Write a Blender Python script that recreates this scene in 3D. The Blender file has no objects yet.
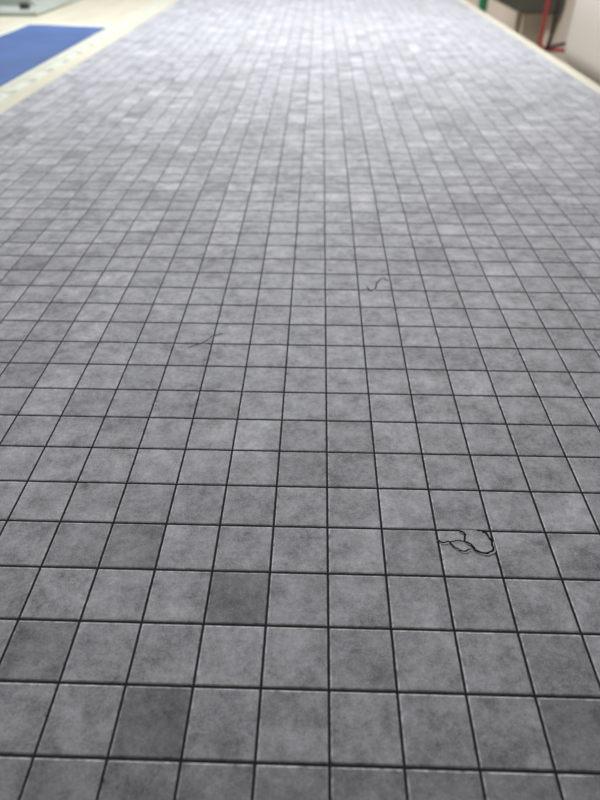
import bpy, math, random
from mathutils import Vector, Matrix
random.seed(4)
S=bpy.context.scene
S.view_settings.view_transform='Standard'
T=0.03; ZT=0.80; H=T/0.1125; ZS=ZT+0.0015
NX,NY=0.0092,0.1253
cam=bpy.data.cameras.new('camera'); co=bpy.data.objects.new('camera',cam); S.collection.objects.link(co)
co.location=(0,0,ZS+H); co.rotation_euler=(math.pi/2-math.radians(39.2),0,math.radians(1.62))
cam.sensor_fit='VERTICAL'; cam.sensor_height=36; cam.lens=603.0/800*36; cam.clip_start=.01
cam.dof.use_dof=True; cam.dof.focus_distance=0.35; cam.dof.aperture_fstop=7.5
S.camera=co

def newmat(name,col,rough=.6,spec=.5,metal=0,var=0,sc=8,stretch=(1,1,1)):
    m=bpy.data.materials.new(name); m.use_nodes=True; nt=m.node_tree
    b=nt.nodes['Principled BSDF']
    b.inputs['Base Color'].default_value=(*col,1); b.inputs['Roughness'].default_value=rough
    b.inputs['Specular IOR Level'].default_value=spec; b.inputs['Metallic'].default_value=metal
    if var:
        tc=nt.nodes.new('ShaderNodeTexCoord'); mp=nt.nodes.new('ShaderNodeMapping'); mp.inputs['Scale'].default_value=stretch
        n=nt.nodes.new('ShaderNodeTexNoise'); n.inputs['Scale'].default_value=sc; n.inputs['Detail'].default_value=4
        r=nt.nodes.new('ShaderNodeValToRGB')
        r.color_ramp.elements[0].position=.3; r.color_ramp.elements[1].position=.7
        r.color_ramp.elements[0].color=(*[c*(1-var) for c in col],1); r.color_ramp.elements[1].color=(*[min(1,c*(1+var)) for c in col],1)
        l=nt.links; l.new(tc.outputs['Object'],mp.inputs[0]); l.new(mp.outputs[0],n.inputs['Vector']); l.new(n.outputs[0],r.inputs[0]); l.new(r.outputs[0],b.inputs['Base Color'])
    return m
def mesh(name,v,f,mat=None,parent=None):
    me=bpy.data.meshes.new(name); me.from_pydata(v,[],f); me.update()
    o=bpy.data.objects.new(name,me); S.collection.objects.link(o)
    if mat: me.materials.append(mat)
    if parent: o.parent=parent
    return o
def box(name,a,b,mat,parent=None,bev=0,seg=3):
    x0,y0,z0=a;x1,y1,z1=b
    v=[(x0,y0,z0),(x1,y0,z0),(x1,y1,z0),(x0,y1,z0),(x0,y0,z1),(x1,y0,z1),(x1,y1,z1),(x0,y1,z1)]
    o=mesh(name,v,[(0,3,2,1),(4,5,6,7),(0,1,5,4),(1,2,6,5),(2,3,7,6),(3,0,4,7)],mat,parent)
    if bev:
        m=o.modifiers.new('bevel','BEVEL'); m.width=bev; m.segments=seg
        for p in o.data.polygons: p.use_smooth=True
    return o
def tube(name,pts,r,mat,parent=None,smooth=True):
    cu=bpy.data.curves.new(name,'CURVE'); cu.dimensions='3D'; cu.bevel_depth=r; cu.bevel_resolution=5; cu.use_fill_caps=True
    sp=cu.splines.new('NURBS' if smooth else 'POLY'); sp.points.add(len(pts)-1)
    for p,q in zip(sp.points,pts): p.co=(*q,1)
    if smooth: sp.use_endpoint_u=True; sp.order_u=3
    cu.materials.append(mat)
    o=bpy.data.objects.new(name,cu); S.collection.objects.link(o)
    if parent: o.parent=parent
    return o
# ---- tile material
tm=bpy.data.materials.new('printed_tile'); tm.use_nodes=True; nt=tm.node_tree; N=nt.nodes; L=nt.links
bs=N['Principled BSDF']
def nd(t,**k):
    n=N.new(t)
    for a,b in k.items(): setattr(n,a,b)
    return n
def mth(op,a,b=None):
    n=nd('ShaderNodeMath',operation=op)
    for i,x in enumerate((a,b)):
        if x is None: continue
        if isinstance(x,(int,float)): n.inputs[i].default_value=x
        else: L.new(x,n.inputs[i])
    return n.outputs[0]
at=nd('ShaderNodeAttribute',attribute_name='tile'); sep=nd('ShaderNodeSeparateColor'); L.new(at.outputs['Color'],sep.inputs[0])
tone,rim,rnd=sep.outputs[0],sep.outputs[1],sep.outputs[2]
tc=nd('ShaderNodeTexCoord')
cx=nd('ShaderNodeCombineXYZ'); L.new(mth('MULTIPLY',rnd,7.0),cx.inputs[2])
va=nd('ShaderNodeVectorMath',operation='ADD'); L.new(tc.outputs['Object'],va.inputs[0]); L.new(cx.outputs[0],va.inputs[1])
def noise(sc,det,vec,ro=.6):
    n=nd('ShaderNodeTexNoise'); n.inputs['Scale'].default_value=sc; n.inputs['Detail'].default_value=det; n.inputs['Roughness'].default_value=ro
    L.new(vec,n.inputs['Vector']); return mth('SUBTRACT',n.outputs[0],.5)
O=tc.outputs['Object']
n0=noise(16,3,O); n1=noise(64,7,va.outputs[0],.72); n2=noise(330,3,va.outputs[0]); n3=noise(1200,2,O,.7)
s=mth('ADD',mth('MULTIPLY',n1,2.25),mth('MULTIPLY',n2,.75)); s=mth('ADD',s,mth('MULTIPLY',n3,1.3)); s=mth('ADD',s,mth('MULTIPLY',n0,.65))
f=mth('MULTIPLY',mth('ADD',s,1.0),tone)
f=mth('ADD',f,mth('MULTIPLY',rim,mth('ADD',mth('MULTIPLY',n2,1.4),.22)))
f=mth('MAXIMUM',f,.02)
cm=nd('ShaderNodeVectorMath',operation='SCALE'); cm.inputs[0].default_value=(.95,.975,1.075); L.new(f,cm.inputs['Scale'])
L.new(cm.outputs[0],bs.inputs['Base Color']); bs.inputs['Roughness'].default_value=.6; bs.inputs['Specular IOR Level'].default_value=.5
bp=nd('ShaderNodeBump'); bp.inputs['Strength'].default_value=.18; bp.inputs['Distance'].default_value=.0004
L.new(mth('ADD',n3,n2),bp.inputs['Height']); L.new(bp.outputs[0],bs.inputs['Normal'])
grout=newmat('dark_grout',(.022,.022,.025),.8,.2)
# ---- sheet
v=[];fc=[];cols=[]
special={(-3,-1):.62,(-2,1):.66,(-4,2):.68,(-5,0):.74,(3,-1):.68,(0,0):.82,(-5,2):.82,(3,0):.88,(-3,3):.9,(4,-1):.78,(-1,4):.85,(1,-1):1.0,(-1,-1):.95,(2,2):1.08}
for k in range(-6,6): special[(k,-2)]=.78  # this near row is darkened in the tile colour, standing in for shade
g=.022; r=.02; hz=.0003
K0,K1=-18,17; J0,J1=-9,104
for j in range(J0,J1):
    for k in range(K0,K1):
        sg=.045 if j<14 else .09
        tn=1+random.gauss(0,sg)
        q=random.random()
        if q<.04: tn*=.87
        elif q>.93: tn*=1.13
        tn=.385*special.get((k,j),tn)
        if j<0: tn*=.93  # nearest rows toned down further, shade put into the colour
        rd=random.random()
        X=NX+k*T; Y=NY+j*T
        i=len(v)
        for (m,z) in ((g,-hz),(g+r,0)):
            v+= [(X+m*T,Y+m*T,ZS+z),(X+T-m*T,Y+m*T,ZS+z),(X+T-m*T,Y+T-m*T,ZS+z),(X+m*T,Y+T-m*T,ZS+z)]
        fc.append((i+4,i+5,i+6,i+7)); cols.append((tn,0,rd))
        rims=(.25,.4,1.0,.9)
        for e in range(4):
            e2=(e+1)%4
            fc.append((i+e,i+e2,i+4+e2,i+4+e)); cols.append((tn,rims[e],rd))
sheet=mesh('tile_patterned_vinyl_sheet',v,fc,tm)
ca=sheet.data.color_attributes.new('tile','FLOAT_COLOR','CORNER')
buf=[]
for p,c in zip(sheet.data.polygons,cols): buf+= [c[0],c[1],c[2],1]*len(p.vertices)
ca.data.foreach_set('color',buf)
xl=NX+K0*T; xr=NX+K1*T; ys=NY+J0*T; ye=NY+J1*T
box('backing',(xl,ys,ZT),(xr,ye,ZS-hz),grout,sheet)
# ---- cracks in the print (tile units -> metres)
crack_dark=newmat('crack_dark',(.015,.015,.017),.9,.1); crack_light=newmat('crack_highlight_paint',(.58,.59,.62),.7,.2)  # the pale material paints a highlight beside each crack
crack_soft=newmat('crack_soft',(.05,.05,.055),.8,.2)
def ribbon(name,pts,w,z,mat,off=(0,0)):
    P=[]
    for a,b in zip(pts[:-1],pts[1:]):
        n=4
        for i in range(n):
            t=i/n; P.append((a[0]+(b[0]-a[0])*t+random.gauss(0,.005),a[1]+(b[1]-a[1])*t+random.gauss(0,.007)))
    P.append(pts[-1])
    vv=[];ff=[]
    for i,p in enumerate(P):
        a=P[max(0,i-1)];b=P[min(len(P)-1,i+1)]
        dx,dy=b[0]-a[0],b[1]-a[1]; l=math.hypot(dx,dy) or 1
        ww=w*(.35 if i in(0,len(P)-1) else random.uniform(.75,1.2))/2
        X=NX+p[0]*T+off[0]; Y=NY+p[1]*T+off[1]
        vv+=[(X-dy/l*ww,Y+dx/l*ww,z),(X+dy/l*ww,Y-dx/l*ww,z)]
        if i: ff.append((2*i-2,2*i-1,2*i+1,2*i))
    return mesh(name,vv,ff,mat,sheet)
C1=[(1.96,2.80),(2.06,2.71),(2.21,2.72),(2.27,2.60),(2.40,2.53),(2.56,2.58)]
C2=[(2.42,3.0),(2.52,2.90),(2.46,2.74),(2.58,2.68),(2.64,2.54),(2.83,2.48),(2.95,2.56),(2.97,2.76),(2.90,2.95),(2.74,3.0)]
C3=[(2.21,2.72),(2.36,2.76),(2.46,2.74)]
C4=[(1.24,12.25),(1.34,11.9),(1.52,12.1),(1.56,12.4),(1.78,12.8),(1.94,12.55)]
C5=[(-3.6,8.8),(-3.2,9.05),(-3.05,9.35),(-2.75,9.5)]
# lifted flakes: thin plates that rise toward the broken edge
def flake(name,pts,cx_,cy_,lift):
    vs=[(NX+cx_*T,NY+cy_*T,ZS+.0001)]+[(NX+a*T,NY+b*T,ZS+.0001+lift) for a,b in pts]
    n=len(pts); fs=[(0,i,i+1) for i in range(1,n)]+[(0,n,1)]
    o=mesh(name,vs,fs,tm,sheet)
    c=o.data.color_attributes.new('tile','FLOAT_COLOR','CORNER'); c.data.foreach_set('color',[.42,0,.4,1]*len(c.data))
    return o
flake('lifted_flake_1',C2,2.70,2.78,.00035)
flake('lifted_flake_2',[(2.21,2.72),(2.27,2.60),(2.40,2.53),(2.56,2.58),(2.46,2.74),(2.36,2.76)],2.4,2.65,.00025)
for i,(c,w,lf) in enumerate([(C1,.0009,.00025),(C2,.0012,.00035),(C3,.0007,.00025),(C4,.0014,0),(C5,.0011,0)]):
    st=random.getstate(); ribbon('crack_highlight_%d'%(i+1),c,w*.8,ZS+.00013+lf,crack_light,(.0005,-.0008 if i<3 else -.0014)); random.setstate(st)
    ribbon('crack_%d'%(i+1),c,w,ZS+.0002+lf,crack_dark if i<3 else crack_soft)
# ---- table
cream=newmat('cream_laminate',(.60,.58,.47),.45,var=.08,sc=5,stretch=(6,.6,1))
top=box('work_table',(-1.5,ys-.1,ZT-.04),(xr+.03,ye+.1,ZT),cream,bev=.004)
leg=newmat('leg_steel',(.4,.4,.4),.4)
for i,(a,c) in enumerate([(-1.42,ys),(-1.42,ye),(xr-.06,ys),(xr-.06,ye)]):
    box('leg_%d'%(i+1),(a,c,0),(a+.05,c+.05,ZT-.04),leg,top)
for i,(a,c) in enumerate([(-1.40,ys+.05),(xr-.05,ys+.05)]):
    box('rail_%d'%(i+1),(a,c,.2),(a+.03,ye,.24),leg,top)
bm=newmat('blue_fabric',(.05,.105,.27),.75,var=.15,sc=9)
def cloth(name,x0,x1,y0,y1,z,mat,amp,parent=None,skew=0):
    nx,ny=16,90; vv=[];ff=[]
    for j in range(ny+1):
        for i in range(nx+1):
            x=x0+(x1-x0)*i/nx; y=y0+(y1-y0)*j/ny+skew*(1-i/nx)
            vv.append((x,y,z+amp*(1+math.sin(x*31+y*5)*math.sin(y*11-x*9))))
    for j in range(ny):
        for i in range(nx):
            a=j*(nx+1)+i; ff.append((a,a+1,a+nx+2,a+nx+1))
    o=mesh(name,vv,ff,mat,parent)
    m=o.modifiers.new('thickness','SOLIDIFY'); m.thickness=.001; m.offset=-1
    for p in o.data.polygons: p.use_smooth=True
    return o
blue=cloth('blue_fabric_mat',-.854,-.612,.15,2.0,ZT+.003,bm,.0006,skew=.05)
white=newmat('pale_paper',(.66,.69,.63),.6,var=.05,sc=20)
cloth('paper_underlay',-.885,-.605,.12,2.06,ZT+.0012,white,.0001,blue,skew=.05)
tape=box('measuring_tape',(-.598,.1,ZT),(-.566,2.75,ZT+.0008),newmat('tape_white',(.60,.65,.57),.5,var=.06,sc=30))
vv=[];ff=[]
y=.12
i=0
while y<2.73:
    ln=.020 if i%10==0 else (.013 if i%5==0 else .008); w=.0022 if i%10==0 else .0010
    b=len(vv); vv+=[(-.597,y,0),(-.597+ln,y,0),(-.597+ln,y+w,0),(-.597,y+w,0)]; ff.append((b,b+1,b+2,b+3))
    y+=.01; i+=1
tk=mesh('tick_marks',[(a,b,ZT+.001) for a,b,_ in vv],ff,newmat('tape_print',(.30,.12,.08),.6),tape)
fontm=tk.data.materials[0]
for n in range(1,27):
    cu=bpy.data.curves.new('numeral','FONT'); cu.body=str(n*10); cu.size=.018; cu.materials.append(fontm)
    o=bpy.data.objects.new('numeral_%d'%n,cu); o.location=(-.568,.12+n*.1-.01,ZT+.0011); o.rotation_euler=(0,0,math.pi/2); S.collection.objects.link(o); o.parent=tape
gg=newmat('grey_green_paint',(.36,.40,.36),.5,var=.08,sc=12); dk=newmat('dark_rubber',(.03,.03,.03),.7); st=newmat('bare_steel',(.5,.5,.5),.3,metal=.9)
stand=box('fabric_roll_stand',(-1.22,2.24,ZT),(-.90,2.75,ZT+.014),gg,bev=.004)
for i,yy in enumerate((2.38,2.60)):
    prof=[(-1.18,ZT+.014),(-.95,ZT+.014),(-.99,ZT+.05),(-1.05,ZT+.15),(-1.11,ZT+.17),(-1.16,ZT+.15)]
    n=len(prof); vs=[(a,yy,c) for a,c in prof]+[(a,yy+.014,c) for a,c in prof]
    fs=[tuple(range(n)),tuple(reversed(range(n,2*n)))]+[((k+1)%n,k,k+n,(k+1)%n+n) for k in range(n)]
    mesh('side_bracket_%d'%(i+1),vs,fs,gg,stand)
tube('roller',[(-1.11,2.36,ZT+.12),(-1.11,2.63,ZT+.12)],.022,dk,stand,False)
tube('axle',[(-1.11,2.33,ZT+.12),(-1.11,2.68,ZT+.12)],.008,st,stand,False)
tube('clamp_knob',[(-.96,2.30,ZT+.014),(-.96,2.30,ZT+.03)],.016,dk,stand,False)
# ---- right side
wallm=newmat('cream_wall',(.70,.62,.53),.8,var=.04,sc=3)
ivory=newmat('ivory_enamel',(.82,.78,.72),.35)
hous=box('wall_mounted_water_heater',(.76,1.35,.67),(1.0,2.22,1.35),ivory,bev=.07,seg=8)
tube('outlet_pipe_1',[(.86,1.6,.70),(.86,1.6,.55),(.99,1.6,.5)],.012,st,hous)
tube('outlet_pipe_2',[(.86,1.9,.70),(.86,1.9,.55),(.99,1.9,.5)],.012,st,hous)
red=newmat('red_plastic',(.38,.04,.03),.45); blk=newmat('black_plastic',(.015,.015,.015),.5); grn=newmat('green_paint',(.02,.22,.10),.45)
tube('red_pipe',[(.75,2.39,2.8),(.75,2.39,1.5),(.75,2.39,.74),(.75,2.385,.70),(.80,2.38,.69),(1.0,2.38,.69)],.006,red)
tube('black_cable',[(.745,2.27,2.8),(.745,2.27,1.5),(.745,2.27,.80),(.745,2.275,.71),(.74,2.31,.685),(.76,2.36,.70),(.85,2.36,.72),(1.0,2.36,.72)],.0055,blk)
tube('green_pipe',[(.75,3.33,0),(.75,3.33,2.8)],.02,grn,None,False)
ol=newmat('dark_olive_enamel',(.08,.075,.06),.5,var=.15,sc=10)
cb=box('electrical_control_box',(.82,2.95,.73),(.995,3.55,1.2),ol,bev=.01)
box('door_panel',(.813,2.99,.77),(.821,3.51,1.16),newmat('olive_panel',(.12,.11,.09),.5),cb,bev=.003)
tube('latch',[(.81,3.05,.9),(.81,3.05,.98)],.006,st,cb,False)
for i,c in enumerate((3.0,3.48)): box('stand_leg_%d'%(i+1),(.96,c,0),(.985,c+.02,.74),wallm,cb)
# ---- room
box('floor',(-3,-2,-.1),(1.0,9,0),newmat('floor_beige',(.55,.5,.4),.6,var=.05,sc=4))
box('wall_right',(1.0,-2,0),(1.1,9,2.8),wallm)
box('wall_left',(-3.1,-2,0),(-3,9,2.8),wallm)
gw=newmat('grey_wall',(.35,.35,.35),.8)
box('wall_back',(-3,9,0),(1,9.1,2.8),gw)
box('added_wall_front',(-3,-2.1,0),(1,-2,2.8),gw)  # unseen wall, added to keep world light off the near sheet
box('ceiling',(-3,-2,2.8),(1,9,2.9),newmat('ceiling_white',(.8,.8,.8),.9))
fix=newmat('added_lamp_housing',(.8,.8,.8),.5)
for i,(x,y,z,e,sx) in enumerate([(-.1,2.0,2.1,37,1.8),(.1,4.2,2.3,36,1.7),(-.1,7.2,2.7,12,1.7),(-2.0,1.8,2.7,18,1.4)]):  # unseen lamps added to set the brightness and sheen along the sheet
    l=bpy.data.lights.new('added_lamp_light','AREA'); l.shape='RECTANGLE'; l.size=sx; l.size_y=.45; l.energy=e; l.color=(.965,.98,1)
    hb=box('added_hanging_lamp',(x-sx/2-.03,y-.25,z+.01),(min(.98,x+sx/2+.03),y+.25,z+.05),fix)
    o=bpy.data.objects.new('added_lamp_light',l); o.location=(x,y,z); S.collection.objects.link(o); o.parent=hb
    for q in(-.6,.6): tube('added_lamp_rod',[(x+q,y,z+.04),(x+q,y,2.81)],.006,st,hb,False)
w=bpy.data.worlds.new('world'); S.world=w; w.use_nodes=True; w.node_tree.nodes['Background'].inputs[0].default_value=(.9,.93,1,1); w.node_tree.nodes['Background'].inputs[1].default_value=.5
